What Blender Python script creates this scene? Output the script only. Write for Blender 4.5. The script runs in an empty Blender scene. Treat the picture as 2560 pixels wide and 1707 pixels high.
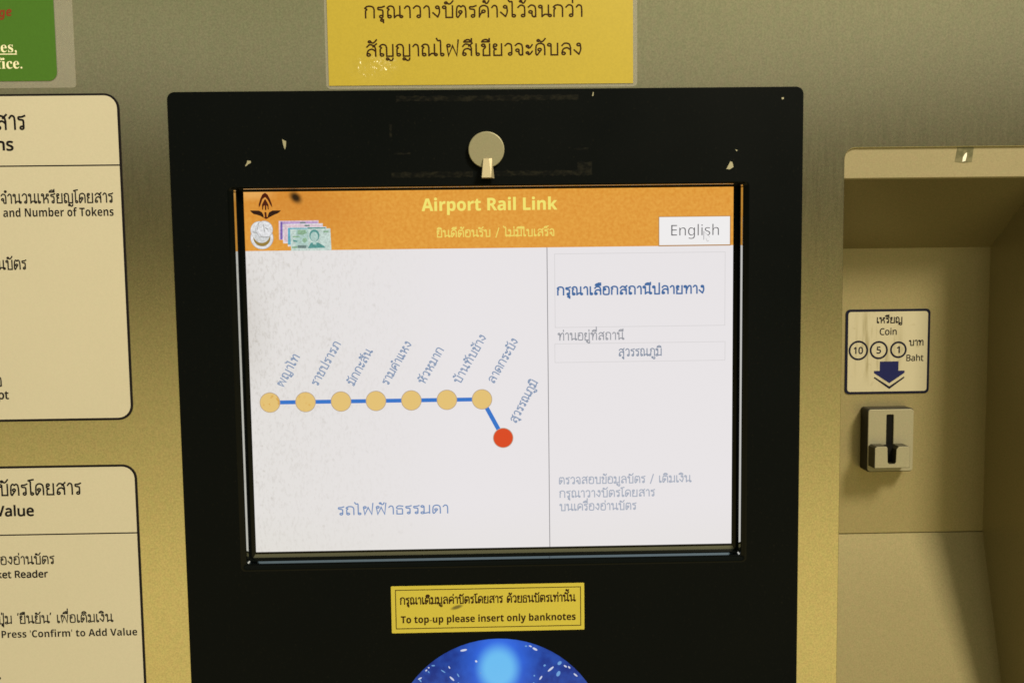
import bpy, math, random
import numpy as np
from mathutils import Matrix, Vector
from mathutils.geometry import delaunay_2d_cdt

S = bpy.context.scene
COL = S.collection
H0 = 1.35                      # height of the panel's zero point above the floor, metres

def V(x, y, z=0.0):            # panel millimetres (right, up, towards the viewer) -> world metres
    return Vector((x/1000, -z/1000, H0 + y/1000))

def lin(r, g, b):
    f = lambda c: (c/255/12.92 if c/255 <= 0.04045 else ((c/255+0.055)/1.055)**2.4)
    return (f(r), f(g), f(b), 1.0)

# ------------------------------------------------------------------ camera
cam = bpy.data.cameras.new('camera'); co = bpy.data.objects.new('camera', cam); COL.objects.link(co)
Mc = Matrix(((0.99972808, 0.01419709, -0.01849894), (-0.01275997, 0.99705546, 0.07561478), (0.01951798, -0.07535817, 0.99696549)))
Rw = Matrix(((1, 0, 0), (0, 0, -1), (0, 1, 0)))
co.matrix_world = Matrix.Translation(V(2.4, 60.7, 547.1)) @ (Rw @ Mc).to_4x4()
cam.sensor_width = 36; cam.lens = 2200/2560*36; cam.clip_start = 0.01; cam.clip_end = 100
S.camera = co
S.view_settings.view_transform = 'Standard'; S.view_settings.look = 'None'
S.view_settings.exposure = 0.0; S.view_settings.gamma = 1.0; S.view_settings.use_curve_mapping = False
S.cycles.filter_width = 1.65

# ------------------------------------------------------------------ light: hall lamp, added fill, shaped world glow
W = bpy.data.worlds.new('World'); S.world = W; W.use_nodes = True
nt = W.node_tree; bg = nt.nodes['Background']
tc = nt.nodes.new('ShaderNodeTexCoord'); sp = nt.nodes.new('ShaderNodeSeparateXYZ')
mr = nt.nodes.new('ShaderNodeMapRange'); mr.inputs[1].default_value = -1; mr.inputs[2].default_value = 1
rp = nt.nodes.new('ShaderNodeValToRGB')
nt.links.new(tc.outputs['Generated'], sp.inputs[0]); nt.links.new(sp.outputs[2], mr.inputs[0])
nt.links.new(mr.outputs[0], rp.inputs[0])
fr = nt.nodes.new('ShaderNodeMapRange'); fr.interpolation_type = 'SMOOTHSTEP'       # world glow kept to the front, dimmed at the sides to darken the recess
fr.inputs[1].default_value = -0.80; fr.inputs[2].default_value = -0.35; fr.inputs[3].default_value = 1.0; fr.inputs[4].default_value = 0.12
nt.links.new(sp.outputs[1], fr.inputs[0])
mu = nt.nodes.new('ShaderNodeMix'); mu.data_type = 'RGBA'; mu.inputs[6].default_value = (0.012, 0.010, 0.005, 1)
nt.links.new(fr.outputs[0], mu.inputs[0]); nt.links.new(rp.outputs[0], mu.inputs[7]); nt.links.new(mu.outputs[2], bg.inputs[0])
def elev(deg): return .5+.5*math.sin(math.radians(deg))
stops = [(0.0, (0.10, 0.08, 0.04)), (elev(-50), (0.30, 0.24, 0.10)), (elev(-36), (1.9, 1.5, 0.58)), (elev(-18), (2.2, 1.74, 0.66)),
         (elev(-11), (1.45, 1.17, 0.46)), (elev(-5), (1.02, 0.83, 0.34)), (elev(1), (0.22, 0.19, 0.07)), (elev(4), (0.045, 0.042, 0.018)), (elev(7.5), (0.05, 0.046, 0.022)), (elev(12), (1.0, 0.97, 0.80)),
         (elev(16), (0.84, 0.88, 0.58)), (elev(24), (0.48, 0.50, 0.30)), (1.0, (0.22, 0.21, 0.15))]  # elevation bands shaped for the tones the steel reflects
el = rp.color_ramp.elements
el[0].position = stops[0][0]; el[0].color = (*stops[0][1], 1)
el[1].position = stops[-1][0]; el[1].color = (*stops[-1][1], 1)
for p, c in stops[1:-1]:
    e = el.new(p); e.color = (*c, 1)
bg.inputs[1].default_value = 0.62

def area(name, pos, target, sx, sy, power, colr):
    l = bpy.data.lights.new(name, 'AREA'); l.shape = 'RECTANGLE'; l.size = sx; l.size_y = sy; l.energy = power; l.color = colr
    o = bpy.data.objects.new(name, l); COL.objects.link(o); o.location = pos
    o.rotation_euler = (Vector(target)-Vector(pos)).to_track_quat('-Z', 'Y').to_euler()
area('key_or_fill_lamp', (1.5, -1.75, 3.55), (0.05, 0, 1.3), 0.62, 0.62, 168, (1.0, 0.87, 0.61))
area('key_or_fill_lamp', (0.5, -2.6, 3.4), (0, 0, 1.3), 0.6, 0.6, 12, (1.0, 0.92, 0.72))  # added fill light, not a lamp of the hall

# ------------------------------------------------------------------ materials
def mat(name, base, rough=0.5, metal=0.0, spec=0.5, emit=None, strength=1.0, coat=0.0):
    m = bpy.data.materials.new(name); m.use_nodes = True
    b = m.node_tree.nodes['Principled BSDF']
    b.inputs['Base Color'].default_value = base; b.inputs['Roughness'].default_value = rough
    b.inputs['Metallic'].default_value = metal; b.inputs['Specular IOR Level'].default_value = spec
    b.inputs['Coat Weight'].default_value = coat
    if emit:
        b.inputs['Emission Color'].default_value = emit; b.inputs['Emission Strength'].default_value = strength
    return m
class NG:                      # tiny helper for node wiring
    def __init__(s, m):
        s.nt = m.node_tree; s.b = s.nt.nodes['Principled BSDF']; s.tc = s.nt.nodes.new('ShaderNodeTexCoord')
    def link(s, a, b): s.nt.links.new(a, b)
    def n(s, t): return s.nt.nodes.new(t)
    def noise(s, scale, detail=2.0, stretch=(1, 1, 1), rough=0.5, rot=(0, 0, 0)):
        mp = s.n('ShaderNodeMapping'); mp.inputs['Scale'].default_value = stretch; mp.inputs['Rotation'].default_value = rot
        s.link(s.tc.outputs['Object'], mp.inputs[0])
        t = s.n('ShaderNodeTexNoise'); t.inputs['Scale'].default_value = scale; t.inputs['Detail'].default_value = detail
        t.inputs['Roughness'].default_value = rough
        s.link(mp.outputs[0], t.inputs[0]); return t.outputs[0]
    def rng(s, v, a, b, c=0.0, d=1.0, smooth=False):
        m = s.n('ShaderNodeMapRange'); m.inputs[1].default_value = a; m.inputs[2].default_value = b
        m.inputs[3].default_value = c; m.inputs[4].default_value = d
        if smooth: m.interpolation_type = 'SMOOTHSTEP'
        s.link(v, m.inputs[0]); return m.outputs[0]
    def math(s, op, a, b):
        m = s.n('ShaderNodeMath'); m.operation = op
        for i, q in enumerate((a, b)):
            if isinstance(q, (int, float)): m.inputs[i].default_value = q
            else: s.link(q, m.inputs[i])
        return m.outputs[0]
    def xyz(s):
        q = s.n('ShaderNodeSeparateXYZ'); s.link(s.tc.outputs['Object'], q.inputs[0]); return q.outputs
    def mix(s, f, a, b):
        m = s.n('ShaderNodeMix'); m.data_type = 'RGBA'
        if isinstance(f, (int, float)): m.inputs[0].default_value = f
        else: s.link(f, m.inputs[0])
        for i, q in ((6, a), (7, b)):
            if isinstance(q, tuple): m.inputs[i].default_value = q
            else: s.link(q, m.inputs[i])
        return m.outputs[2]
    def blob(s, cx, cy, rx, ry, ang=0.0, inner=0.3):   # 1 inside an ellipse (metres, object x / z), soft rim
        x, _, z = s.xyz()
        dx = s.math('SUBTRACT', x, cx); dz = s.math('SUBTRACT', z, cy); ca, sa = math.cos(ang), math.sin(ang)
        u = s.math('DIVIDE', s.math('ADD', s.math('MULTIPLY', dx, ca), s.math('MULTIPLY', dz, sa)), rx)
        v = s.math('DIVIDE', s.math('SUBTRACT', s.math('MULTIPLY', dz, ca), s.math('MULTIPLY', dx, sa)), ry)
        r = s.math('SQRT', s.math('ADD', s.math('MULTIPLY', u, u), s.math('MULTIPLY', v, v)), 0)
        return s.rng(r, inner, 1.0, 1.0, 0.0, True)
    def bump(s, h, strength, dist):
        b = s.n('ShaderNodeBump'); b.inputs['Strength'].default_value = strength; b.inputs['Distance'].default_value = dist
        s.link(h, b.inputs['Height']); s.link(b.outputs[0], s.b.inputs['Normal'])

def dim(c, k): return (c[0]*k, c[1]*k, c[2]*k, 1)

def grained(name, base, rough, metal, spec=0.5, amount=0.16, blot=0.10, brush=0.0, scale=1100):
    m = mat(name, base, rough, metal, spec); g = NG(m)
    a = g.rng(g.noise(scale, 2.0), 0.3, 0.7); c = g.mix(a, dim(base, 1-amount), dim(base, 1+amount))
    l = g.rng(g.noise(14, 3.0), 0.35, 0.65); c2 = g.mix(l, dim(base, 1-blot), dim(base, 1+blot))
    t = g.rng(g.noise(scale*.37, 2.0, (1, 1, .8), .5, (.4, .7, 0)), 0.35, 0.65)      # faint green and rust cast of the metal's grain
    c2 = g.mix(t, g.mix(.5, c2, (base[0]*(1-amount*.45), base[1]*(1+amount*.1), base[2]*(1-amount*.3), 1)), g.mix(.5, c2, (base[0]*(1+amount*.4), base[1]*(1-amount*.1), base[2]*(1+amount*.2), 1)))
    mm = g.n('ShaderNodeMix'); mm.data_type = 'RGBA'; mm.inputs[0].default_value = 0.5
    g.link(c, mm.inputs[6]); g.link(c2, mm.inputs[7]); g.link(mm.outputs[2], g.b.inputs['Base Color'])
    if brush:
        st = g.noise(110, 4.0, (7, 7, .45)); g.link(g.rng(st, 0.3, 0.7, rough-brush, rough+brush), g.b.inputs['Roughness'])
        g.bump(g.noise(1000, 2.0, (1, 1, .4)), 0.04, 0.0003)
    return m

STEEL = grained('brushed_steel', (0.42, 0.39, 0.265, 1), 0.20, 0.94, 0.5, 0.24, 0.05, 0.012, 900)
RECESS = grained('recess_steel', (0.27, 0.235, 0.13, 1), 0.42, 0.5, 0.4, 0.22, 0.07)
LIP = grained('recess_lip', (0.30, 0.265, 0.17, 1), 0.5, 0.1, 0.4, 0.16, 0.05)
CREAM = grained('cream_plate', (0.50, 0.475, 0.40, 1), 0.45, 0.0, 0.35, 0.05, 0.03)
BLACKP = mat('black_panel', (0.0035, 0.0040, 0.0035, 1), 0.42, 0, 0.05)
g = NG(BLACKP); g.link(g.rng(g.noise(9, 4.0), 0.3, 0.7, 0.36, 0.55), g.b.inputs['Roughness'])
sp_ = g.rng(g.noise(700, 3.0), 0.62, 0.80, 0.0, 1.0); g.link(g.mix(sp_, (0.0020, 0.0030, 0.0036, 1), (0.010, 0.010, 0.008, 1)), g.b.inputs['Base Color'])
GLOSSB = mat('glossy_black_gasket', (0.002, 0.0028, 0.003, 1), 0.12, 0, 0.10)
TRIM = mat('polished_screen_trim', (0.62, 0.64, 0.60, 1), 0.07, 1.0, 0.5)
g = NG(GLOSSB); g.bump(g.noise(70, 2.0), 0.12, 0.0006)
RESID = mat('glue_residue', (0.014, 0.015, 0.012, 1), 0.6, 0, 0.06)
g = NG(RESID); g.link(g.mix(g.rng(g.noise(330, 4.0, (.6, 1, 1), .7), .44, .66), (0.0022, 0.003, 0.0034, 1), (0.0125, 0.0125, 0.0095, 1)), g.b.inputs['Base Color'])
CHIP = mat('bare_metal_chip', (0.30, 0.29, 0.21, 1), 0.5, 0.1)
INK = mat('black_ink', (0.008, 0.007, 0.010, 1), 0.5, 0, 0.1)
INKBR = mat('brown_black_ink', (0.026, 0.010, 0.005, 1), 0.5, 0, 0.1)
NAVY = mat('navy_ink', (0.006, 0.007, 0.022, 1), 0.5, 0, 0.1)
LOCKM = grained('satin_lock_metal', (0.29, 0.275, 0.19, 1), 0.4, 0.5, 0.5, 0.12, 0.05)
SLOTM = grained('cast_slot_metal', (0.27, 0.255, 0.185, 1), 0.45, 0.25, 0.4, 0.14, 0.05)
DARK = mat('dark_slot', (0.003, 0.003, 0.003, 1), 0.7, 0, 0.1)

# ------------------------------------------------------------------ object helpers
def props(o, label=None, cat=None, group=None, kind=None):
    for k, v in (('label', label), ('category', cat), ('group', group), ('kind', kind)):
        if v: o[k] = v
    return o
class Thing:
    def __init__(s, name, label, cat, org, group=None):
        s.org = org; s.o = bpy.data.objects.new(name, None); s.o.empty_display_size = 0.02; s.o.location = V(*org); COL.objects.link(s.o)
        props(s.o, label, cat, group)
def link_mesh(name, verts, faces, mats, parent, org, smooth=False, fm=None):
    me = bpy.data.meshes.new(name); o0 = V(*org)
    me.from_pydata([tuple(V(*v)-o0) for v in verts], [], faces)
    for m in (mats if isinstance(mats, (list, tuple)) else [mats]): me.materials.append(m)
    if fm: me.polygons.foreach_set('material_index', fm)
    if smooth: me.polygons.foreach_set('use_smooth', [True]*len(me.polygons))
    me.update()
    o = bpy.data.objects.new(name, me); COL.objects.link(o)
    if parent is not None: o.parent = parent
    else: o.location = o0
    return o
def rrect(x0, y0, x1, y1, r=0.0, n=7):
    rs = r if isinstance(r, (tuple, list)) else (r,)*4          # bl, br, tr, tl
    out = []
    for (cx, cy, a0), q in zip(((x0, y0, 180), (x1, y0, 270), (x1, y1, 0), (x0, y1, 90)), rs):
        if q <= 0: out.append((cx, cy)); continue
        px = cx + (q if cx == x0 else -q); py = cy + (q if cy == y0 else -q)
        for i in range(n+1):
            a = math.radians(a0 + 90*i/n); out.append((px+q*math.cos(a), py+q*math.sin(a)))
    return out
def circle(cx, cy, r, n=40, ry=None):
    ry = ry or r
    return [(cx+r*math.cos(2*math.pi*i/n), cy+ry*math.sin(2*math.pi*i/n)) for i in range(n)]
def plate_data(loops, z0, z1, bevel=0.0, res=2):
    """verts, faces of a flat plate with holes; bevel rounds its rims"""
    c = bpy.data.curves.new('tmp', 'CURVE'); c.dimensions = '2D'; c.fill_mode = 'BOTH'
    for lp in loops:
        s = c.splines.new('POLY'); s.points.add(len(lp)-1); s.use_cyclic_u = True
        for p, q in zip(s.points, lp): p.co = (q[0], q[1], 0, 1)
    c.extrude = max((z1-z0)/2-bevel, 0.0); c.bevel_depth = bevel; c.bevel_resolution = res; c.offset = -bevel
    o = bpy.data.objects.new('tmp', c); COL.objects.link(o)
    dg = bpy.context.evaluated_depsgraph_get(); ev = o.evaluated_get(dg); me = ev.to_mesh()
    zc = (z0+z1)/2
    vs = [(v.co.x, v.co.y, v.co.z+zc) for v in me.vertices]; fs = [tuple(p.vertices) for p in me.polygons]
    ev.to_mesh_clear(); bpy.data.objects.remove(o); bpy.data.curves.remove(c)
    return vs, fs
def join(parts):               # [(verts, faces, material index)]
    V_, F_, M_ = [], [], []
    for v, f, m in parts:
        k = len(V_); V_ += v; F_ += [tuple(i+k for i in q) for q in f]; M_ += [m]*len(f)
    return V_, F_, M_
def plate(name, loops, z0, z1, m, parent, org, bevel=0.0):
    v, f = plate_data(loops, z0, z1, bevel); return link_mesh(name, v, f, m, parent, org)
def flat_data(lp, z): return [(x, y, z) for x, y in lp], [tuple(range(len(lp)))]
def flat(name, lp, z, m, parent, org):
    v, f = flat_data(lp, z); return link_mesh(name, v, f, m, parent, org)
def ring_data(outer, inner, z):
    n = len(outer); v = [(x, y, z) for x, y in outer]+[(x, y, z) for x, y in inner]
    return v, [(i, (i+1) % n, n+(i+1) % n, n+i) for i in range(n)]
def box_data(x0, x1, y0, y1, z0, z1):
    v = [(x0, y0, z0), (x1, y0, z0), (x1, y1, z0), (x0, y1, z0), (x0, y0, z1), (x1, y0, z1), (x1, y1, z1), (x0, y1, z1)]
    return v, [(3, 2, 1, 0), (4, 5, 6, 7), (0, 1, 5, 4), (1, 2, 6, 5), (2, 3, 7, 6), (3, 0, 4, 7)]

# ------------------------------------------------------------------ lettering: looped Thai drawn as strokes, Latin from the built-in face
def G(w, *st): return (w, st)
L = .105
def O(x, y, r=L): return ('o', x, y, r)
def C(*p): return ('c', p)
def P(*p): return ('l', p)
KOHEAD = [C((.11, .5), (.12, .62), (.19, .72), (.07, .83)), C((.07, .83), (.2, .97), (.38, 1.0), (.56, .93), (.64, .72), (.64, .5))]
SARA_A = [C((.06, .8), (.2, .99), (.36, .9), (.4, .6)), P((.4, .6), (.4, 0))]
II = [C((-.48, 1.17), (-.4, 1.3), (-.22, 1.37), (-.06, 1.28), (0, 1.17)), P((0, 1.17), (-.48, 1.17))]
THAI = {
 'ก': G(.74, P((.11, 0), (.11, .5)), *KOHEAD, P((.64, .5), (.64, 0))),
 'ถ': G(.76, P((.11, .11), (.11, .5)), *KOHEAD, P((.64, .5), (.64, 0)), O(.215, .11)),
 'ภ': G(.78, P((.24, .11), (.24, .5)), C((.24, .5), (.25, .62), (.31, .72), (.18, .83)), C((.18, .83), (.3, .97), (.45, 1), (.62, .93), (.69, .72), (.69, .5)), P((.69, .5), (.69, 0)), O(.135, .11)),
 'ข': G(.66, O(.16, .87), C((.26, .87), (.29, .7), (.17, .52), (.16, .32)), P((.16, .32), (.16, 0), (.56, 0), (.56, 1))),
 'ช': G(.70, O(.16, .87), C((.26, .87), (.29, .7), (.17, .52), (.16, .32)), P((.16, .32), (.16, 0), (.56, 0), (.56, .68)), C((.56, .68), (.5, .8), (.56, .86), (.7, 1.04))),
 'ค': G(.76, P((.1, 0), (.1, .5)), C((.1, .5), (.15, .86), (.38, 1), (.61, .86), (.66, .5)), P((.66, .5), (.66, 0)), O(.36, .5), C((.1, .08), (.22, .34), (.36, .395))),
 'ด': G(.76, P((.1, .1), (.1, .5)), C((.1, .5), (.15, .86), (.38, 1), (.61, .86), (.66, .5)), P((.66, .5), (.66, 0)), O(.34, .46), C((.1, .1), (.18, .0), (.3, .2), (.42, .4))),
 'ต': G(.78, P((.1, .1), (.1, .5)), C((.1, .5), (.14, .86), (.26, .99), (.38, .88)), C((.38, .88), (.5, .99), (.63, .86), (.68, .5)), P((.68, .5), (.68, 0)), O(.34, .46), C((.1, .1), (.18, .0), (.3, .2), (.42, .4))),
 'ง': G(.58, O(.35, .87), C((.455, .87), (.48, .45), (.37, .04)), P((.37, .04), (.06, .42))),
 'จ': G(.62, C((.06, .82), (.24, 1), (.46, .9), (.52, .6)), P((.52, .6), (.52, 0)), O(.2, .42), C((.29, .36), (.31, .1), (.42, 0), (.52, .1))),
 'ญ': G(1.0, P((.11, .11), (.11, .5)), O(.215, .11), C((.11, .5), (.12, .62), (.19, .72), (.07, .83)), C((.07, .83), (.18, .97), (.3, 1), (.45, .92), (.51, .7)), P((.51, .7), (.51, 0), (.9, 0), (.9, 1)), O(.56, -.24, .08), C((.64, -.24), (.72, -.36), (.86, -.34), (.9, -.16))),
 'ณ': G(1.04, P((.11, .11), (.11, .5)), O(.215, .11), C((.11, .5), (.12, .62), (.19, .72), (.07, .83)), C((.07, .83), (.18, .97), (.3, 1), (.45, .92), (.51, .7)), P((.51, .7), (.51, 0)), C((.51, .02), (.68, .2), (.84, .2)), P((.86, 1), (.86, .1)), O(.945, .1, .085)),
 'ท': G(.80, O(.155, .87), P((.26, .87), (.26, 0)), C((.26, .3), (.4, .8), (.55, .98), (.68, .86), (.7, .5)), P((.7, .5), (.7, 0))),
 'น': G(.84, O(.145, .87), P((.25, .87), (.25, 0)), C((.25, .02), (.42, .2), (.62, .18)), P((.65, 1), (.65, .1)), O(.74, .1, .09)),
 'ม': G(.78, O(.145, .87), P((.27, .87), (.27, .1)), O(.15, .1, .115), P((.24, .02), (.68, .14)), P((.68, 0), (.68, 1))),
 'ธ': G(.66, P((.12, .46), (.12, 0), (.54, 0), (.54, .5)), C((.54, .5), (.48, .64), (.18, .64), (.1, .8), (.26, .99), (.58, .93))),
 'ร': G(.54, O(.29, .11), P((.395, .11), (.395, .5)), C((.395, .5), (.36, .66), (.12, .72), (.1, .88), (.3, .9), (.5, .99))),
 'ล': G(.78, C((.12, .78), (.3, .99), (.58, .92), (.67, .6)), P((.67, .6), (.67, 0)), C((.67, .42), (.46, .6), (.22, .5), (.13, .2)), O(.23, .12)),
 'ส': G(.80, C((.12, .78), (.3, .99), (.58, .88), (.67, .6)), P((.67, .6), (.67, 0)), C((.67, .42), (.46, .6), (.22, .5), (.13, .2)), O(.23, .12), P((.5, .8), (.74, 1.08))),
 'ว': G(.60, C((.06, .8), (.24, 1), (.45, .9), (.49, .6)), P((.49, .6), (.49, .11)), O(.385, .11)),
 'ย': G(.70, O(.2, .87), C((.1, .87), (.1, .64), (.27, .53)), C((.27, .53), (.13, .44), (.12, .2)), P((.12, .2), (.12, 0), (.6, 0), (.6, 1))),
 'บ': G(.76, O(.145, .87), P((.25, .87), (.25, 0), (.66, 0), (.66, 1))),
 'ป': G(.76, O(.145, .87), P((.25, .87), (.25, 0), (.66, 0), (.66, 1.36))),
 'พ': G(.92, O(.21, .87), P((.105, .87), (.2, 0), (.46, .86), (.72, 0), (.82, 1))),
 'ฟ': G(.92, O(.21, .87), P((.105, .87), (.2, 0), (.46, .86), (.72, 0), (.82, 1.36))),
 'ห': G(.84, O(.145, .87), P((.25, .87), (.25, 0)), C((.25, .3), (.42, .5), (.56, .72)), O(.63, .85), C((.42, .5), (.6, .48), (.68, .3)), P((.68, .3), (.68, 0))),
 'อ': G(.72, O(.205, .66), P((.1, .66), (.1, .3)), C((.1, .3), (.14, .05), (.37, 0), (.59, .05), (.63, .35)), P((.63, .35), (.63, .62)), C((.63, .62), (.56, .93), (.34, 1), (.08, .9))),
 'า': G(.50, *SARA_A), 'ำ': G(.50, *SARA_A, O(-.16, 1.27, .085)),
 'ะ': G(.54, O(.16, .76, .08), C((.24, .76), (.22, .6), (.34, .66), (.47, .9)), O(.16, .2, .08), C((.24, .2), (.22, .04), (.34, .1), (.47, .34))),
 'เ': G(.36, P((.12, 1), (.12, .1)), O(.22, .1, .1)),
 'แ': G(.66, P((.12, 1), (.12, .1)), O(.22, .1, .1), P((.44, 1), (.44, .1)), O(.54, .1, .1)),
 'โ': G(.40, O(.26, .1, .1), P((.16, .1), (.16, 1.0)), C((.16, 1), (.15, 1.18), (.0, 1.3)), P((.0, 1.3), (.4, 1.38))),
 'ไ': G(.40, O(.26, .1, .1), P((.16, .1), (.16, 1.16)), C((.16, 1.16), (.13, 1.32), (.0, 1.3), (-.1, 1.5))),
 'ใ': G(.40, O(.26, .1, .1), P((.16, .1), (.16, 1.1)), C((.16, 1.1), (.16, 1.3), (.02, 1.36), (-.08, 1.28)), O(-.02, 1.2, .08)),
 ' ': G(.42), '/': G(.55, P((.08, -.15), (.44, 1.25))), '‘': G(.2, P((.1, 1.05), (.14, 1.3))), '’': G(.2, P((.06, 1.05), (.12, 1.3))),
}
MARK = {
 'ั': (O(-.38, 1.24, .08), C((-.3, 1.22), (-.2, 1.14), (-.08, 1.2), (.06, 1.42))),
 'ิ': II, 'ี': II+[P((0, 1.17), (0, 1.46))], 'ื': II+[P((0, 1.17), (0, 1.46)), P((-.15, 1.3), (-.15, 1.46))],
 '่': (P((0, 1.18), (0, 1.42)),), '้': (O(-.24, 1.34, .07), C((-.18, 1.3), (-.12, 1.18), (-.02, 1.22), (.06, 1.42))),
 '็': (C((-.36, 1.14), (-.4, 1.3), (-.2, 1.38), (-.12, 1.22), (-.24, 1.2)), P((-.12, 1.36), (.06, 1.46))),
 'ุ': (P((0, -.14), (0, -.42)), O(-.09, -.2, .085)), 'ู': (C((-.14, -.16), (-.12, -.4), (.06, -.4), (.06, -.14)), O(-.22, -.2, .08)),
}
ABOVE = set('ัิีื็'); TONE = set('่้'); BELOW = set('ุู')
def catmull(p, n=5):
    if len(p) < 3: return list(p)
    q = [(2*p[0][0]-p[1][0], 2*p[0][1]-p[1][1])]+list(p)+[(2*p[-1][0]-p[-2][0], 2*p[-1][1]-p[-2][1])]
    out = []
    for i in range(1, len(q)-2):
        for k in range(n):
            t = k/n; a, b, c, d = q[i-1], q[i], q[i+1], q[i+2]
            out.append(tuple(.5*(2*b[j]+(c[j]-a[j])*t+(2*a[j]-5*b[j]+4*c[j]-d[j])*t*t+(3*b[j]-a[j]-3*c[j]+d[j])*t**3) for j in (0, 1)))
    return out+[p[-1]]
def buffer(p, h):              # outline of a polyline of half width h
    n = len(p); Lf, Rt = [], []
    for i in range(n):
        a = p[max(i-1, 0)]; b = p[i]; c = p[min(i+1, n-1)]
        d1 = (b[0]-a[0], b[1]-a[1]); d2 = (c[0]-b[0], c[1]-b[1])
        if i == 0: d1 = d2
        if i == n-1: d2 = d1
        l1 = math.hypot(*d1) or 1; l2 = math.hypot(*d2) or 1
        n1 = (-d1[1]/l1, d1[0]/l1); n2 = (-d2[1]/l2, d2[0]/l2)
        m = (n1[0]+n2[0], n1[1]+n2[1]); ml = math.hypot(*m) or 1; m = (m[0]/ml, m[1]/ml)
        k = h/max(.45, m[0]*n1[0]+m[1]*n1[1])
        Lf.append((b[0]+m[0]*k, b[1]+m[1]*k)); Rt.append((b[0]-m[0]*k, b[1]-m[1]*k))
    return Rt+Lf[::-1]
def strokes_to_loops(st, dx, dy, sx, sy, h):
    out = []
    T = lambda q: ((q[0]+dx)*sx, (q[1]+dy)*sy)
    for s in st:
        if s[0] == 'o':
            c = T((s[1], s[2])); rx, ry = s[3]*sx, s[3]*sy; n = 14
            out.append([(c[0]+(rx+h)*math.cos(2*math.pi*i/n), c[1]+(ry+h)*math.sin(2*math.pi*i/n)) for i in range(n)])
            if min(rx, ry) > h*1.15:
                out.append([(c[0]+(rx-h)*math.cos(-2*math.pi*i/n), c[1]+(ry-h)*math.sin(-2*math.pi*i/n)) for i in range(n)])
        else:
            p = [T(q) for q in (catmull(s[1]) if s[0] == 'c' else s[1])]
            if s[0] == 'l' or True:                             # run strokes on by half their width so that joins close
                def ext(a, b, k):
                    l = math.hypot(a[0]-b[0], a[1]-b[1]) or 1; return (a[0]+(a[0]-b[0])/l*k, a[1]+(a[1]-b[1])/l*k)
                k = h*.6; p = [ext(p[0], p[1], k)]+list(p[1:-1])+[ext(p[-1], p[-2], k)]
            out.append(buffer(p, h))
    return out
def thai_loops(txt, sx, sy, h):
    """outlines of a Thai line; returns loops, width"""
    x = 0.0; loops = []; prev = None; hi = False; tall = False
    for ch in txt:
        if ch in THAI:
            w, st = THAI[ch]; loops += strokes_to_loops(st, x, 0, sx, sy, h)
            prev = x+w-.12 if w > .3 else x+w; tall = ch in 'ปฟ'; hi = False; x += w+.05
        elif ch in MARK:
            dx = prev-(.16 if tall and ch not in BELOW else 0); dy = 0
            if ch in TONE and hi: dy = .36
            loops += strokes_to_loops(MARK[ch], dx, dy, sx, sy, h)
            if ch in ABOVE: hi = True
    return loops, x*sx
def latin_loops(txt, style):
    base = {'sans': (0x1D5A0, 0x1D5BA, 0x1D7E2), 'bold': (0x1D5D4, 0x1D5EE, 0x1D7EC), 'serif': (0x1D400, 0x1D41A, 0x1D7CE), 'italic': (0x1D63C, 0x1D656, 0x1D7EC)}[style]
    t = ''
    for ch in txt:
        if 'A' <= ch <= 'Z': t += chr(base[0]+ord(ch)-65)
        elif 'a' <= ch <= 'z': t += chr(base[1]+ord(ch)-97)
        elif '0' <= ch <= '9': t += chr(base[2]+ord(ch)-48)
        else: t += ch
    c = bpy.data.curves.new('tmp', 'FONT'); c.body = t; c.resolution_u = 3
    o = bpy.data.objects.new('tmp', c); COL.objects.link(o)
    dg = bpy.context.evaluated_depsgraph_get(); ev = o.evaluated_get(dg); cu = ev.to_curve(dg)
    loops = []
    for s in cu.splines:
        if s.type == 'BEZIER':
            bp = s.bezier_points; lp = []
            for i in range(len(bp)):
                a, b = bp[i], bp[(i+1) % len(bp)]
                p0, p1, p2, p3 = a.co, a.handle_right, b.handle_left, b.co
                straight = (p1-p0).cross(p3-p0).length < 1e-5 and (p2-p0).cross(p3-p0).length < 1e-5
                for k in range(1 if straight else 4):
                    q = k/4; lp.append(tuple((p0*(1-q)**3+p1*3*q*(1-q)**2+p2*3*q*q*(1-q)+p3*q**3)[:2]))
            loops.append(lp)
        else: loops.append([tuple(p.co[:2]) for p in s.points])
    ev.to_curve_clear(); bpy.data.objects.remove(o); bpy.data.curves.remove(c)
    return loops
def fatten(lp, b):
    n = len(lp); out = []
    for i in range(n):
        a, c = lp[i-1], lp[(i+1) % n]; d = (c[0]-a[0], c[1]-a[1]); l = math.hypot(*d) or 1
        out.append((lp[i][0]-d[1]/l*b, lp[i][1]+d[0]/l*b))
    return out
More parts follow.
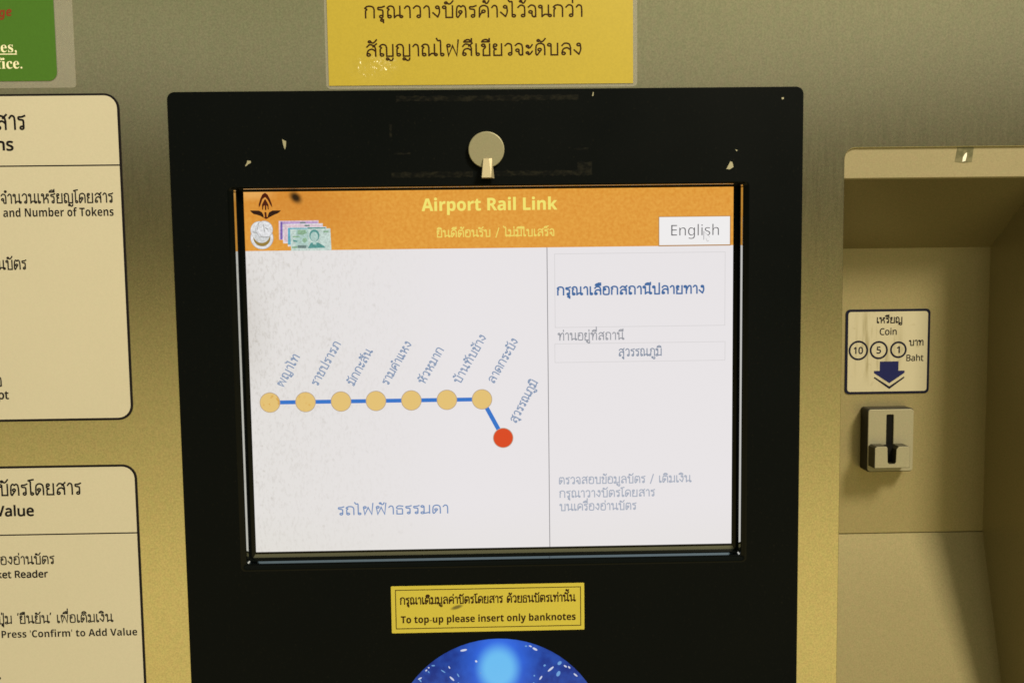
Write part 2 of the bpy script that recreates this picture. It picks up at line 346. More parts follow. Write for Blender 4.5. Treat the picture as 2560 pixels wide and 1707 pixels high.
def fill(loops):
    """clean triangles of all loops by non-zero winding"""
    vs, ed = [], []
    for lp in loops:
        k = len(vs); n = len(lp); vs += [Vector(p) for p in lp]; ed += [(k+i, k+(i+1) % n) for i in range(n)]
    V2, _, F2, *_ = delaunay_2d_cdt(vs, ed, [], 0, 1e-5)
    if not F2: return [], []
    A = np.array([(v.x, v.y) for v in V2]); F = np.array([tuple(f) for f in F2]); Cn = A[F].mean(1)
    E0 = np.array([tuple(vs[a]) for a, b in ed]); E1 = np.array([tuple(vs[b]) for a, b in ed])
    wind = np.zeros(len(F), int)
    for i in range(0, len(F), 400):
        px, py = Cn[i:i+400, 0:1], Cn[i:i+400, 1:2]
        up = (E0[:, 1] <= py) & (E1[:, 1] > py); dn = (E0[:, 1] > py) & (E1[:, 1] <= py)
        side = (E1[:, 0]-E0[:, 0])*(py-E0[:, 1])-(px-E0[:, 0])*(E1[:, 1]-E0[:, 1])
        wind[i:i+400] = (up & (side > 0)).sum(1)-(dn & (side < 0)).sum(1)
    F = F[wind != 0]; used = np.unique(F); mp = -np.ones(len(A), int); mp[used] = np.arange(len(used))
    return [tuple(a) for a in A[used]], [tuple(int(q) for q in mp[f]) for f in F]
def head(full, tail, xt, x1):   # left end of a whole line whose last letters start at xt
    w = lambda t: sum(THAI[c][0]+.05 for c in t if c in THAI)
    return x1-(x1-xt)*w(full)/w(tail)
def writing(name, txt, h, z, m, parent, org, x0=None, x1=None, y=0.0, y1=None, ang=None, bold=0.0, style=None, label=None):
    """one printed line: h is the letter height in mm (Thai consonant or Latin capital); x0 / x1 its ends, y its baseline at x0"""
    if style is None:
        w1 = sum(THAI[c][0]+.05 for c in txt if c in THAI)
        sx = (x1-x0)/w1 if (x0 is not None and x1 is not None) else h*.92
        loops, w = thai_loops(txt, sx, h, h*(.068+bold))
        xs = [p[0] for l in loops for p in l]; lo, hi = min(xs), max(xs)
        k = 1.0
        if x0 is not None and x1 is not None: k = (x1-x0)/(hi-lo)
        loops = [[((p[0]-lo)*k, p[1]) for p in l] for l in loops]; wid = (hi-lo)*k
    else:
        loops = latin_loops(txt, style); s = h/.714
        if bold: loops = [fatten(l, bold) for l in loops]
        xs = [p[0] for l in loops for p in l]; lo, hi = min(xs), max(xs)
        k = (x1-x0)/(hi-lo) if (x0 is not None and x1 is not None) else s
        loops = [[((p[0]-lo)*k, p[1]*s) for p in l] for l in loops]; wid = (hi-lo)*k
    if x0 is None: x0 = x1-wid
    if ang is None: ang = math.atan2(y1-y, wid) if y1 is not None else 0.0
    v, f = fill(loops); ca, sa = math.cos(ang), math.sin(ang)
    o = link_mesh(name, [(x0+p[0]*ca-p[1]*sa, y+p[0]*sa+p[1]*ca, z) for p in v], f, m, parent, org)
    if label: o['label'] = label
    return o

# ================================================================== the ticket machine
TM = Thing('ticket_machine', 'brushed steel ticket machine front with a lit route screen in a wide black panel', 'ticket machine', (0, -300, -2))
T0, TO = TM.o, TM.org
BX0, BX1, BY0, BY1 = -194.6, 193.5, -290.0, 173.4
RX0, RX1, RY1 = 219.8, 346.5, 136.0
plate('front_panel', [rrect(-460, -300, 470, 330, 3), rrect(RX0, -280, RX1, RY1, (3, 3, 7, 7)), rrect(-186, -280, 186, 166, 3)], -2, 0, STEEL, T0, TO, 0.35)

# black panel round the screen: plate, bare chips and old glue in its own mesh
SX, SY0, SY1 = 152.4, -113.6, 113.7
GW, GH = SX+7.4, 7.4
bz = [(*plate_data([rrect(BX0, BY0, BX1, BY1, 4.5), rrect(-GW, SY0-GH-2.6, GW+.4, SY1+2.3, 2.5)], -0.2, 0.8, 0.3), 0)]
def poly_px(pts, z): return flat_data(pts, z)
for pts in (
    [(-125.92, 144.6), (-123.53, 143.38), (-123.74, 140.49), (-124.42, 138.33), (-125.31, 140.99)],
    [(-147.47, 132.06), (-145.3, 131.79), (-145.34, 130.59), (-146.82, 129.88), (-148.57, 128.45), (-148.8, 128.93), (-147.77, 130.61)],
    [(148.5, 128.53), (149.74, 128.03), (150.5, 125.09), (148.28, 123.65), (146.04, 123.92), (147.27, 126.1)],
    [(179.88, 166.8), (181.11, 167.03), (181.37, 166.06), (180.14, 165.59)],
    [(151.43, 135.8), (152.92, 135.3), (152.42, 134.58)],
    [(63.92, 171.2), (64.41, 170.95), (64.15, 168.79), (63.42, 168.8)]):
    pts = [tuple(p) for p in pts]
    if sum(a[0]*b[1]-b[0]*a[1] for a, b in zip(pts, pts[1:]+pts[:1])) < 0: pts = pts[::-1]
    bz.append((*flat_data(pts, 0.83), 1))
rnd = random.Random(4)
def smear(x0, y0, x1, y1, n, amp, z=0.82):     # ragged strip of old adhesive
    top = [(x0+(x1-x0)*i/n, y1+rnd.uniform(-amp, amp)) for i in range(n+1)]
    bot = [(x0+(x1-x0)*i/n, y0+rnd.uniform(-amp, amp)) for i in range(n+1)]
    v = [(x, y, z) for x, y in bot+top]
    return v, [(i, i+1, n+2+i, n+1+i) for i in range(n)]
gx0, gy1 = -60.07, 171.09; gx1, gy0 = 63.13, 120.65
bz += [(*smear(gx0, gy0, gx0+50, gy0+3.4, 40, .35), 2), (*smear(gx0+56, gy0+.4, gx1, gy0+3.6, 50, .35), 2),
       (*smear(gx0+4, gy1-4.6, gx1-8, gy1-1.4, 60, .5), 2), (*smear(gx1-9, gy0+3.2, gx1, gy0+8.5, 8, .6, .825), 2),
       (*smear(gx0+2, gy0+14, gx0+12, gy0+15, 8, .3), 2), (*smear(gx1-11, gy0+16, gx1-2, gy0+17, 8, .3), 2), (*smear(gx0-.5, gy0+24, gx0+1, gy0+32, 3, .5), 2)]
v, f, fm = join(bz)
bezel = link_mesh('black_bezel', v, f, [BLACKP, CHIP, RESID], T0, TO, fm=fm); bezel['label'] = 'black panel with chipped paint and old glue marks'

# moulded gasket that steps down to the screen: swept profile
prof = [(-.6, -6.35), (1.2, -6.35), (2.9, -6.3), (3.4, -3.2), (3.8, -2.6), (4.45, -.6), (4.8, -.2), (5.3, -.3), (6.2, .45), (7.2, .86), (7.9, .8)]
loops_ = []
for i, (d, z) in enumerate(prof):
    e = 1.0 if d > 2.6 else 0.0
    up = d*(.32) if d > 0 else d; dn = d*1.3 if d > 0 else d
    loops_.append([(x, y, z) for x, y in rrect(-SX-d, SY0-dn, SX+d, SY1+up, max(.3, d*.35), 5)])
vv = [p for lp in loops_ for p in lp]; n = len(loops_[0])
ff = [(k*n+i, k*n+(i+1) % n, (k+1)*n+(i+1) % n, (k+1)*n+i) for k in range(len(prof)-1) for i in range(n)]
gk = link_mesh('screen_gasket', vv, ff, [GLOSSB, TRIM, mat('grey_edge_reflection', (.075, .08, .06, 1), .35, 0, .3), mat('dimmed_bottom_trim', (.13, .18, .20, 1), .16, 1.0, .5)], T0, TO, smooth=False, fm=[1 if k == 4 else 0 for k in range(len(prof)-1) for i in range(n)])
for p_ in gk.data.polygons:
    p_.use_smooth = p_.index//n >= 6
    if p_.index//n == 4 and p_.center.z < (SY0-2+300)/1000 and p_.area > 1e-4: p_.material_index = 3  # darker bluish copy along the bottom: dimmer reflection put into the colour
    if p_.index//n == 1 and p_.center.z < (SY0+300)/1000 and p_.area > 1e-4: p_.material_index = 2  # bottom edge lightened: greenish screen reflection painted as colour

# ------------------------------------------------------------------ the touch screen, everything it shows is lit
def EM(name, rgb, k=1.0): return mat(name, (0.004, 0.004, 0.004, 1), 0.3, 0, 0.12, lin(*rgb), k)
SO = TO
WHITE = EM('screen_white', (231, 227, 229)); g = NG(WHITE)
x, _, z = g.xyz()
band = g.rng(x, -0.150, -0.035, 1.0, 0.0); zz = g.rng(z, 0.17, 0.36, 0.55, 1.0)
fleck = g.rng(g.noise(620, 2.5, (1.3, 1, .62), .6, (0, .6, 0)), 0.50, 0.74)
fleck2 = g.rng(g.noise(210, 2.0, (1, 1, 1)), 0.66, 0.74)
m1 = g.math('MULTIPLY', g.math('MULTIPLY', fleck, g.math('MULTIPLY', band, zz)), 0.29)
m2 = g.math('ADD', m1, g.math('MULTIPLY', fleck2, g.math('MULTIPLY', band, .25)))
edge = g.math('MULTIPLY', g.blob(-0.160, 0.330, .030, .06, 0, 0.0), .26)
low = g.math('MULTIPLY', g.rng(z, 0.215, 0.18, 0.0, 1.0), .30)
yel = g.math('ADD', g.math('MULTIPLY', g.rng(x, -0.02, -0.15, 0.0, 1.0), .55), low)
c1 = g.mix(yel, lin(231, 227, 229), lin(222, 219, 211))
c2 = g.mix(g.math('ADD', m2, edge), c1, lin(150, 140, 124)); g.link(c2, g.b.inputs['Emission Color'])
screen = flat('touch_screen', rrect(-SX, SY0, SX, SY1), -6.0, WHITE, T0, TO)
screen['label'] = 'lit touch screen showing a rail route map in Thai'
hy = 77.38
ORANGE = EM('screen_orange', (224, 155, 60)); g = NG(ORANGE)
px_, pz_ = -120.33, 110.02
b1 = g.blob((px_)/1000, (pz_+300)/1000, .0064, .0044, -.75, .2)
b2 = g.blob((px_)/1000, (pz_+300-3)/1000, .07, .030, -.2, .0)
gr = g.noise(480, 2.0); c0 = g.mix(g.rng(gr, .3, .7), lin(218, 146, 54), lin(228, 163, 68))
c0 = g.mix(g.math('MULTIPLY', b2, .45), c0, lin(196, 116, 40))
gl = g.math('MULTIPLY', g.blob(-.146, .4125, .018, .006, 0, .1), .4); c0 = g.mix(gl, c0, lin(246, 196, 120))
g.link(g.mix(g.math('MULTIPLY', b1, .97), c0, lin(26, 20, 12)), g.b.inputs['Emission Color'])
flat('header_band', rrect(-SX, hy, SX, SY1), -5.9, ORANGE, screen, SO)
YTXT = EM('screen_yellow', (240, 226, 112)); YTX2 = EM('screen_pale_yellow', (236, 214, 104))
writing('title_text', 'Airport Rail Link', 7.6, -5.8, YTXT, screen, SO, *(-42.55, 42.02), y=100.8, style='bold', bold=.010)
writing('subtitle_text', 'ยินดีต้อนรับ / ไม่มีใบเสร็จ', 4.2, -5.8, YTX2, screen, SO, *(-33.47, 40.02), y=84.64, bold=.012)
# language button
bx0, by1 = 105.78, 95.36; bx1, by0 = 150.25, 77.9
BTN = EM('screen_button_white', (238, 236, 236)); SHD = EM('screen_button_edge', (176, 128, 66))
v1, f1 = flat_data(rrect(bx0, by0, bx1, by1), -5.75); v2, f2 = ring_data(rrect(bx0-.5, by0-.7, bx1+.5, by1+.4), rrect(bx0, by0, bx1, by1), -5.8)
v, f, fm = join([(v1, f1, 0), (v2, f2, 1)]); link_mesh('language_button', v, f, [BTN, SHD], screen, SO, fm=fm)
DTXT = EM('screen_dark_text', (62, 60, 66))
writing('button_text', 'English', 6.6, -5.65, DTXT, screen, SO, *(113.33, 143.23), y=83.78, style='sans', bold=-.012)
ax, ay = 133.97, 85.83
cur = [(0, 0), (0, -4.6), (1.1, -3.6), (1.9, -5.4), (2.7, -5.0), (2.0, -3.3), (3.4, -3.3)]
v1, f1 = fill([[(ax+x*1.05, ay+y*1.05) for x, y in cur][::-1]])
v2, f2 = fill([[(ax-.5+x*1.28, ay+.8+y*1.28) for x, y in cur][::-1]])
v, f, fm = join([([(a, b, -5.5) for a, b in v1], f1, 0), ([(a, b, -5.58) for a, b in v2], f2, 1)])
link_mesh('mouse_pointer', v, f, [EM('pointer_white', (236, 234, 234)), EM('pointer_grey', (178, 176, 178))], screen, SO, fm=fm)

# winged emblem, traced in its own millimetres
EMB = EM('screen_emblem_brown', (74, 24, 10)); EMB2 = EM('screen_emblem_wing', (44, 20, 12))
def shape(px): # crop pixels of the emblem -> mm (baked scale of the screen plane)
    ox, oy = -154.29, 118.72
    kx = 0.03139
    return [(ox+x*kx-y*0.001125, oy-y*kx-x*0.000338) for x, y in px]
def ccw(p): return p if sum(a[0]*b[1]-b[0]*a[1] for a, b in zip(p, p[1:]+p[:1])) > 0 else p[::-1]
brown = [[(490, 172), (440, 205), (400, 290), (368, 400), (372, 462), (400, 420), (440, 300), (488, 262)],
         [(490, 172), (540, 205), (590, 300), (625, 390), (636, 462), (600, 415), (545, 310), (500, 262), (488, 262)],
         [(486, 300), (502, 300), (560, 405), (566, 500), (548, 500), (540, 440), (518, 415), (518, 510), (490, 510), (488, 415), (460, 440), (455, 512), (436, 500), (432, 405)],
         [(480, 560), (500, 545), (520, 560), (526, 640), (560, 665), (512, 690), (470, 660), (490, 640)]]
wing = [[(196, 518), (375, 522), (430, 552), (460, 600), (470, 665), (400, 625), (330, 602), (270, 590), (232, 560)],
        [(806, 518), (640, 520), (572, 556), (552, 612), (540, 672), (604, 640), (680, 600), (735, 580), (775, 552)]]
v1, f1 = fill([ccw(shape(p)) for p in brown]); v2, f2 = fill([ccw(shape(p)) for p in wing])
v, f, fm = join([([(a, b, -5.78) for a, b in v1], f1, 0), ([(a, b, -5.78) for a, b in v2], f2, 1)])
link_mesh('emblem', v, f, [EMB, EMB2], screen, SO, fm=fm)
# coins
CW, CG, CGOLD, CL = EM('coin_white', (226, 226, 228)), EM('coin_grey', (160, 160, 158)), EM('coin_gold', (150, 124, 62)), EM('coin_light', (212, 214, 214))
cx, cy = shape([(432, 1055)])[0]; tx, ty = shape([(480, 890)])[0]; kx = 0.03139
parts = []
def addp(lp, z, mi):
    v_, f_ = fill([ccw(lp)]); parts.append(([(a, b, z) for a, b in v_], f_, mi))
addp(circle(cx, cy, 228*kx), -5.86, 1); addp(circle(cx, cy, 218*kx), -5.84, 0)
addp(circle(cx, cy, 168*kx), -5.82, 2)
addp(circle(*shape([(385, 905)])[0], 178*kx), -5.80, 1); addp(circle(*shape([(385, 905)])[0], 172*kx), -5.78, 0)
addp(circle(*shape([(425, 990)])[0], 165*kx), -5.76, 3)
addp(circle(tx, ty, 170*kx), -5.74, 1); addp(circle(tx, ty, 163*kx), -5.72, 0)
for q in ([(365, 750), (330, 900), (345, 905), (378, 755)], [(455, 790), (480, 940), (492, 935), (470, 790)], [(250, 930), (350, 960), (345, 975), (245, 945)], [(385, 975), (430, 1025), (560, 1030), (540, 1042), (420, 1040)], [(500, 850), (560, 880), (550, 900), (495, 870)]):
    addp(shape(q), -5.70, 1)
v, f, fm = join(parts); link_mesh('coin_picture', v, f, [CW, CG, CGOLD, CL], screen, SO, fm=fm)
# fan of four banknotes
NB = [EM('note_purple', (186, 156, 204)), EM('note_pink', (222, 196, 206)), EM('note_blue', (96, 170, 190)), EM('note_mint', (196, 214, 206)),
      EM('note_teal', (88, 150, 144)), EM('note_white', (222, 216, 220)), EM('note_violet', (120, 98, 176)), EM('note_green', (142, 178, 146)), EM('note_dark', (112, 134, 130)), EM('note_face', (176, 204, 196))]
for m_ in NB+[CW, CL]:
    g = NG(m_); e_ = tuple(g.b.inputs['Emission Color'].default_value)
    g.link(g.mix(g.rng(g.noise(900, 3.0), .32, .68), dim(e_, .78), dim(e_, 1.12)), g.b.inputs['Emission Color'])
parts = []
R_ = lambda a, b, c, d: [(a, b), (c, b), (c, d), (a, d)]
addp(shape([(762, 722), (1545, 712), (1556, 1075), (770, 1095)]), -5.86, 1); addp(shape(R_(795, 740, 1530, 1085)), -5.84, 0); addp(shape(R_(795, 740, 832, 1090)), -5.83, 6); addp(shape(R_(1180, 745, 1290, 770)), -5.82, 8)
addp(shape([(840, 785), (1630, 770), (1640, 1140), (850, 1165)]), -5.80, 5); addp(shape(R_(870, 800, 1610, 1140)), -5.78, 1); addp(shape(R_(1270, 800, 1370, 830)), -5.77, 8)
addp(shape([(935, 848), (1700, 835), (1712, 1200), (945, 1225)]), -5.75, 5); addp(shape(R_(945, 860, 1690, 1190)), -5.73, 2); addp(shape([(1330, 850), (1690, 850), (1690, 882), (1330, 890)]), -5.72, 4)
addp(shape([(985, 885), (1780, 870), (1806, 1300), (1010, 1310)]), -5.70, 3); addp(shape(R_(1100, 885, 1350, 1240)), -5.68, 9)
addp(shape([(1140, 905), (1290, 900), (1320, 960), (1230, 1000), (1130, 980)]), -5.66, 7); addp(shape([(1240, 1070), (1300, 1050), (1330, 1110), (1270, 1160), (1230, 1120)]), -5.66, 7)
addp(shape(R_(1040, 1020, 1180, 1048)), -5.66, 7); addp(shape([(1050, 1090), (1140, 1120), (1130, 1140), (1050, 1130)]), -5.66, 4); addp(shape(R_(1140, 1205, 1310, 1258)), -5.66, 8); addp(shape(R_(1030, 1225, 1135, 1260)), -5.66, 7)
addp([(x, y) for x, y in circle(*shape([(1468, 1010)])[0], 100*kx, 24, 118*kx)], -5.66, 4)
addp([(x, y) for x, y in circle(*shape([(1466, 1030)])[0], 76*kx, 24, 92*kx)], -5.64, 9)
addp(shape([(1400, 1150), (1545, 1150), (1660, 1215), (1690, 1250), (1340, 1262)]), -5.65, 4); addp(shape([(1440, 1110), (1500, 1110), (1510, 1190), (1440, 1190)]), -5.62, 9)
addp(shape(R_(1645, 915, 1745, 950)), -5.66, 7)
v, f, fm = join(parts); link_mesh('banknote_picture', v, f, NB, screen, SO, fm=fm)

# route line with its stations
LBLUE = EM('route_blue', (52, 116, 200)); DOTF, DOTE, DRED = EM('station_tan', (226, 192, 118)), EM('station_rim', (178, 156, 132)), EM('station_red', (216, 72, 34))
g = NG(DOTF); g.link(g.mix(g.math('MULTIPLY', g.rng(g.noise(330, 2.0), .60, .68), g.rng(g.xyz()[0], -.10, -.125, 0, .7)), lin(226, 192, 118), lin(208, 152, 60)), g.b.inputs['Emission Color'])
dots = [(-140.38, -17.6), (-118.04, -17.74), (-95.75, -17.58), (-73.74, -17.62), (-51.45, -17.66), (-28.99, -17.55), (-6.8, -17.59), (6.28, -42.49)]
yy = sum(d[1] for d in dots[:7])/7
dots = [(d[0], yy) for d in dots[:7]]+[dots[7]]
def bar(a, b, h):
    d = (b[0]-a[0], b[1]-a[1]); l = math.hypot(*d); nx, ny = -d[1]/l*h, d[0]/l*h
    return [(a[0]-nx, a[1]-ny), (b[0]-nx, b[1]-ny), (b[0]+nx, b[1]+ny), (a[0]+nx, a[1]+ny)]
parts = []
addp(bar(dots[0], dots[6], 1.25), -5.9, 0); addp(bar(dots[6], dots[7], 1.35), -5.88, 0)
v, f, fm = join(parts); link_mesh('route_line', v, f, LBLUE, screen, SO)
for i, (dx, dy) in enumerate(dots):
    v1, f1 = flat_data(circle(dx, dy, 6.45), -5.82); v2, f2 = flat_data(circle(dx, dy, 6.05), -5.76)
    v, f, fm = join([(v1, f1, 0), (v2, f2, 1)])
    o = link_mesh('station_dot', v, f, [DOTE, DRED if i == 7 else DOTF], screen, SO, fm=fm)
    if i == 7: o['label'] = 'red dot marking the present station'
STX = EM('station_name_blue', (128, 148, 178))
names = [('พญาไท', -131.8, -8.28, -120.67, 10.93), ('ราชปรารภ', -110.28, -7.95, -94.76, 18.63), ('มักกะสัน', -87.6, -8.14, -74.83, 14.05), ('รามคำแหง', -66.01, -8.07, -50.28, 17.99),
         ('หัวหมาก', -43.12, -7.91, -30.25, 13.99), ('บ้านทับช้าง', -20.71, -7.99, -3.36, 21.49), ('ลาดกระบัง', 0.93, -7.81, 16.7, 18.88), ('สุวรรณภูมิ', 14.54, -33.33, 28.79, -7.45)]
for t, a0, b0, a1, b1 in names:
    w = math.hypot(a1-a0, b1-b0)
    writing('station_name', t, 4.3, -5.8, STX, screen, SO, x0=a0, x1=a0+w, y=b0, ang=math.atan2(b1-b0, a1-a0), bold=.012)
writing('line_name_text', 'รถไฟฟ้าธรรมดา', 5.3, -5.8, EM('line_name_blue', (112, 140, 184)), screen, SO, *(-99.67, -29.38), y=-90.38, bold=.004)
# right-hand column
GL = EM('screen_rule_grey', (208, 205, 206)); DL = EM('screen_divider', (120, 118, 122))
dxx = 35.29
flat('divider_line', rrect(dxx-.22, SY0, dxx+.22, hy), -5.9, DL, screen, SO)
def frame(name, x0, y0, x1, y1, m):
    w = .3; v_, f_ = ring_data(rrect(x0, y0, x1, y1), rrect(x0+w, y0+w, x1-w, y1-w), -5.9); link_mesh(name, v_, f_, m, screen, SO)
frame('prompt_box', 39.86, 27.01, 147.53, 73.41, GL)
frame('station_box', 39.51, 4.86, 147.75, 16.95, GL)
writing('prompt_text', 'กรุณาเลือกสถานีปลายทาง', 5.0, -5.8, EM('prompt_blue', (62, 104, 158)), screen, SO, *(41.04, 134.37), y=47.52, bold=.03)
writing('caption_text', 'ท่านอยู่ที่สถานี', 4.6, -5.8, EM('caption_grey', (146, 148, 156)), screen, SO, *(41.44, 83.71), y=19.04)
writing('caption_text', 'สุวรรณภูมิ', 4.6, -5.8, EM('caption_blue_grey', (128, 140, 160)), screen, SO, *(79.97, 107.29), y=8.49)
HTX = EM('help_text_grey', (162, 170, 186))
writing('help_text', 'ตรวจสอบข้อมูลบัตร / เติมเงิน', 4.3, -5.8, HTX, screen, SO, *(41.4, 126.59), y=-72.88, bold=.008)
writing('help_text', 'กรุณาวางบัตรโดยสาร', 4.3, -5.8, HTX, screen, SO, *(41.58, 103.19), y=-81.65, bold=.008)
writing('help_text', 'บนเครื่องอ่านบัตร', 4.3, -5.8, HTX, screen, SO, *(41.63, 91.21), y=-90.15, bold=.008)

# ------------------------------------------------------------------ lock above the screen
lx, ly = -1.63, 136.8
lock = plate('lock_cover', [circle(lx, ly, 11.0, 48)], .75, 3.4, LOCKM, T0, TO, .5)
hx, hyy = -1.61, 119.47
tab = [(-2.2, 12.2, 3.2), (3.4, 12.2, 3.2), (4.6, 0, 3.0), (-3.0, 0, 3.0), (-1.9, 11.8, 4.4), (1.5, 11.8, 4.4), (2.6, 0, 9.0), (-3.0, 0, 9.0)]
tv = [(hx+a, hyy+b, c) for a, b, c in tab]
tf = [(4, 7, 6, 5), (0, 3, 7, 4), (1, 5, 6, 2), (0, 4, 5, 1), (3, 2, 6, 7)]
link_mesh('lock_tab', tv, tf, grained('lock_tab_metal', (0.36, 0.315, 0.205, 1), .4, .3, .5, .1, .05), lock, TO)

# ------------------------------------------------------------------ blue lit card reader
dcx, dcy = 1.0, -239.7; DR = 69.0
DOME = mat('reader_blue_glass', (0.003, 0.010, 0.08, 1), 0.25, 0, 0.35, lin(20, 50, 165), 1.0); g = NG(DOME)
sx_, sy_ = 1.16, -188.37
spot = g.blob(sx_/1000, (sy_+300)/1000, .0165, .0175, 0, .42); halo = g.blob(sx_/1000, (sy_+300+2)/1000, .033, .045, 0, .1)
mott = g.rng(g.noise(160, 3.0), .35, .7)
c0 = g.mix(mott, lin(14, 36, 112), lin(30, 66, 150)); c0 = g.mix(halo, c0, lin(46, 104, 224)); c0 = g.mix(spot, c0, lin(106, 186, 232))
g.link(c0, g.b.inputs['Emission Color'])
vv, ff = [], []; NR, NA = 14, 72
for r in range(NR+1):
    q = r/NR; rad = DR*(1-q); zz = .8+9.0*(1-(1-q)**2.4)
    vv += [(dcx+rad*math.cos(2*math.pi*a/NA), dcy+rad*math.sin(2*math.pi*a/NA), zz) for a in range(NA)]
ff = [(r*NA+a, r*NA+(a+1) % NA, (r+1)*NA+(a+1) % NA, (r+1)*NA+a) for r in range(NR) for a in range(NA)]
SPK = EM('painted_glint_white', (206, 212, 230)); SPB = EM('painted_glint_blue', (110, 160, 214))  # glints on the dome, modelled as small glowing flecks
parts = []
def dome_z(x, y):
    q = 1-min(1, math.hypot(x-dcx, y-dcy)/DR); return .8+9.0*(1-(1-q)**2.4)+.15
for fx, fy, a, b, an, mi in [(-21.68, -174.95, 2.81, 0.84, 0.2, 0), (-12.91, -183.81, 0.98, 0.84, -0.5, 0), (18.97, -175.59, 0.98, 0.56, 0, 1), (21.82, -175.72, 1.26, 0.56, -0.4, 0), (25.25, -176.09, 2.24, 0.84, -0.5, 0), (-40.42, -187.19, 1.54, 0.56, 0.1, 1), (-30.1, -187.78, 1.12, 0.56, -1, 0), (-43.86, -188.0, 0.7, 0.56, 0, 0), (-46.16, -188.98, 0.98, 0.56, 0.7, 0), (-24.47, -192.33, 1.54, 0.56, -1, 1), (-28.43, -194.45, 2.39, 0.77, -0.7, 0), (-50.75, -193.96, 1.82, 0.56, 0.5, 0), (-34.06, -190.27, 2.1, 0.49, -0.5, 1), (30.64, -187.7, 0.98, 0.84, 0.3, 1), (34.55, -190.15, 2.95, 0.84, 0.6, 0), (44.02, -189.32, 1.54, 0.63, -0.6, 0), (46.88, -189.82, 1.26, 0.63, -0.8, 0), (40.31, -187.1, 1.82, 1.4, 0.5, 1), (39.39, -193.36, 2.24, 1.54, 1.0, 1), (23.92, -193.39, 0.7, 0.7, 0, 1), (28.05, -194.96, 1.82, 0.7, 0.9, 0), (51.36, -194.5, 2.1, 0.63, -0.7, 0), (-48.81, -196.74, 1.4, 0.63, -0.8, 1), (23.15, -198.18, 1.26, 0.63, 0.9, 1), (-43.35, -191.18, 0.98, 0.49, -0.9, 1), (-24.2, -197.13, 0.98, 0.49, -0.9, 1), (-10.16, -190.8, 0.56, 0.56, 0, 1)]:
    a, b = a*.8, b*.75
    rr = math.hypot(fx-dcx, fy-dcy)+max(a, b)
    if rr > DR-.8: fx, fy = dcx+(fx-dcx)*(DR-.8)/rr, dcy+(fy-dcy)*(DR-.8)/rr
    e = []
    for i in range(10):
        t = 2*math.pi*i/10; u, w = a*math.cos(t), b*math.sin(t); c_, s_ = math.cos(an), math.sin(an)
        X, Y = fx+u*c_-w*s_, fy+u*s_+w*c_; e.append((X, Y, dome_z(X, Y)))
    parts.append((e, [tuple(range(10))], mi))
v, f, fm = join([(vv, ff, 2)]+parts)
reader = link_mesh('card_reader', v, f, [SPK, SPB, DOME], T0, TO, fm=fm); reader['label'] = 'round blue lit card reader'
for p_ in reader.data.polygons: p_.use_smooth = p_.material_index == 2

# ------------------------------------------------------------------ coin recess: folded sheet
rx0, rx1 = RX0-1.5, RX1
pr = [(141, -.9), (136.4, -.9), (118.0, -3.6), (117.2, -4.1), (116.4, -5.0), (75.6, -60), (-124.7, -60), (-124.8, -61), (-125.5, -61), (-125.6, -59.9), (-290, -12)]
vv = [(x, y, z) for y, z in pr for x in (rx0, rx1)]
ff = [(2*i, 2*i+2, 2*i+3, 2*i+1) for i in range(len(pr)-1)]
for x in (rx0, rx1):                                # side walls
    k = len(vv); out = [(x, y, z) for y, z in pr]+[(x, -290, -2.1)]
    vv += out; ff.append(tuple(range(k, k+len(out))))
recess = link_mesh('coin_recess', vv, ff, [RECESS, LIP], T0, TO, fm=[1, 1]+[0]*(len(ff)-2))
# coin slot
q0, q1 = 258.3, 289.78
p0, p1 = -78.06, -35.02
slot = plate('coin_slot', [rrect(q0-.6, p0-.6, q1+.4, p1+.6, 2.2)], -60, -49.6, mat('black_slot_body', (.006, .006, .005, 1), .5, 0, .3), T0, TO, .3)
sl0, sl1 = 270.89, 275.9
plate('slot_plate', [rrect(q0, p0, q1, p1, 2.0), rrect(sl0, p0+11, sl1, -38.63, .8)], -49.7, -48.4, SLOTM, slot, TO, .35)
b0, b1 = 258.86, 283.14
by_0, by_1 = -73.81, -58.79
s0, s1 = 267.72, 273.61
sb = by_0+3.0
U = [(b0, by_0), (b1, by_0), (b1, by_1-1.2), (b1-1.2, by_1), (s1+1.6, by_1), (s1, by_1-2.2), (s1-.3, sb+1), (s1-1.2, sb), (s0+1.2, sb), (s0+.3, sb+1), (s0, by_1-1.0), (s0-.8, by_1), (b0+1.2, by_1), (b0, by_1-1.2)]
BLK = [(*plate_data([U], -48.6, -38.6, .5), 0), (*plate_data([[(x*1.0, y) for x, y in rrect(s0-.5, sb-.4, s1+.5, by_1-.6)]], -48.2, -44.5), 1)]
v, f, fm = join(BLK); blk = link_mesh('slot_block', v, f, [SLOTM, DARK, mat('slot_block_shaded_side', (.035, .032, .018, 1), .5, .2, .4)], slot, TO, fm=fm)
for p_ in blk.data.polygons:
    if p_.material_index == 0 and p_.normal.y > -.75: p_.material_index = 2  # faces turned from the viewer get a darker copy, shade put into the colour
link_mesh('slot_backing', *box_data(sl0-1, sl1+1, p0+10, -38.08, -49.65, -49.4), DARK, slot, TO)

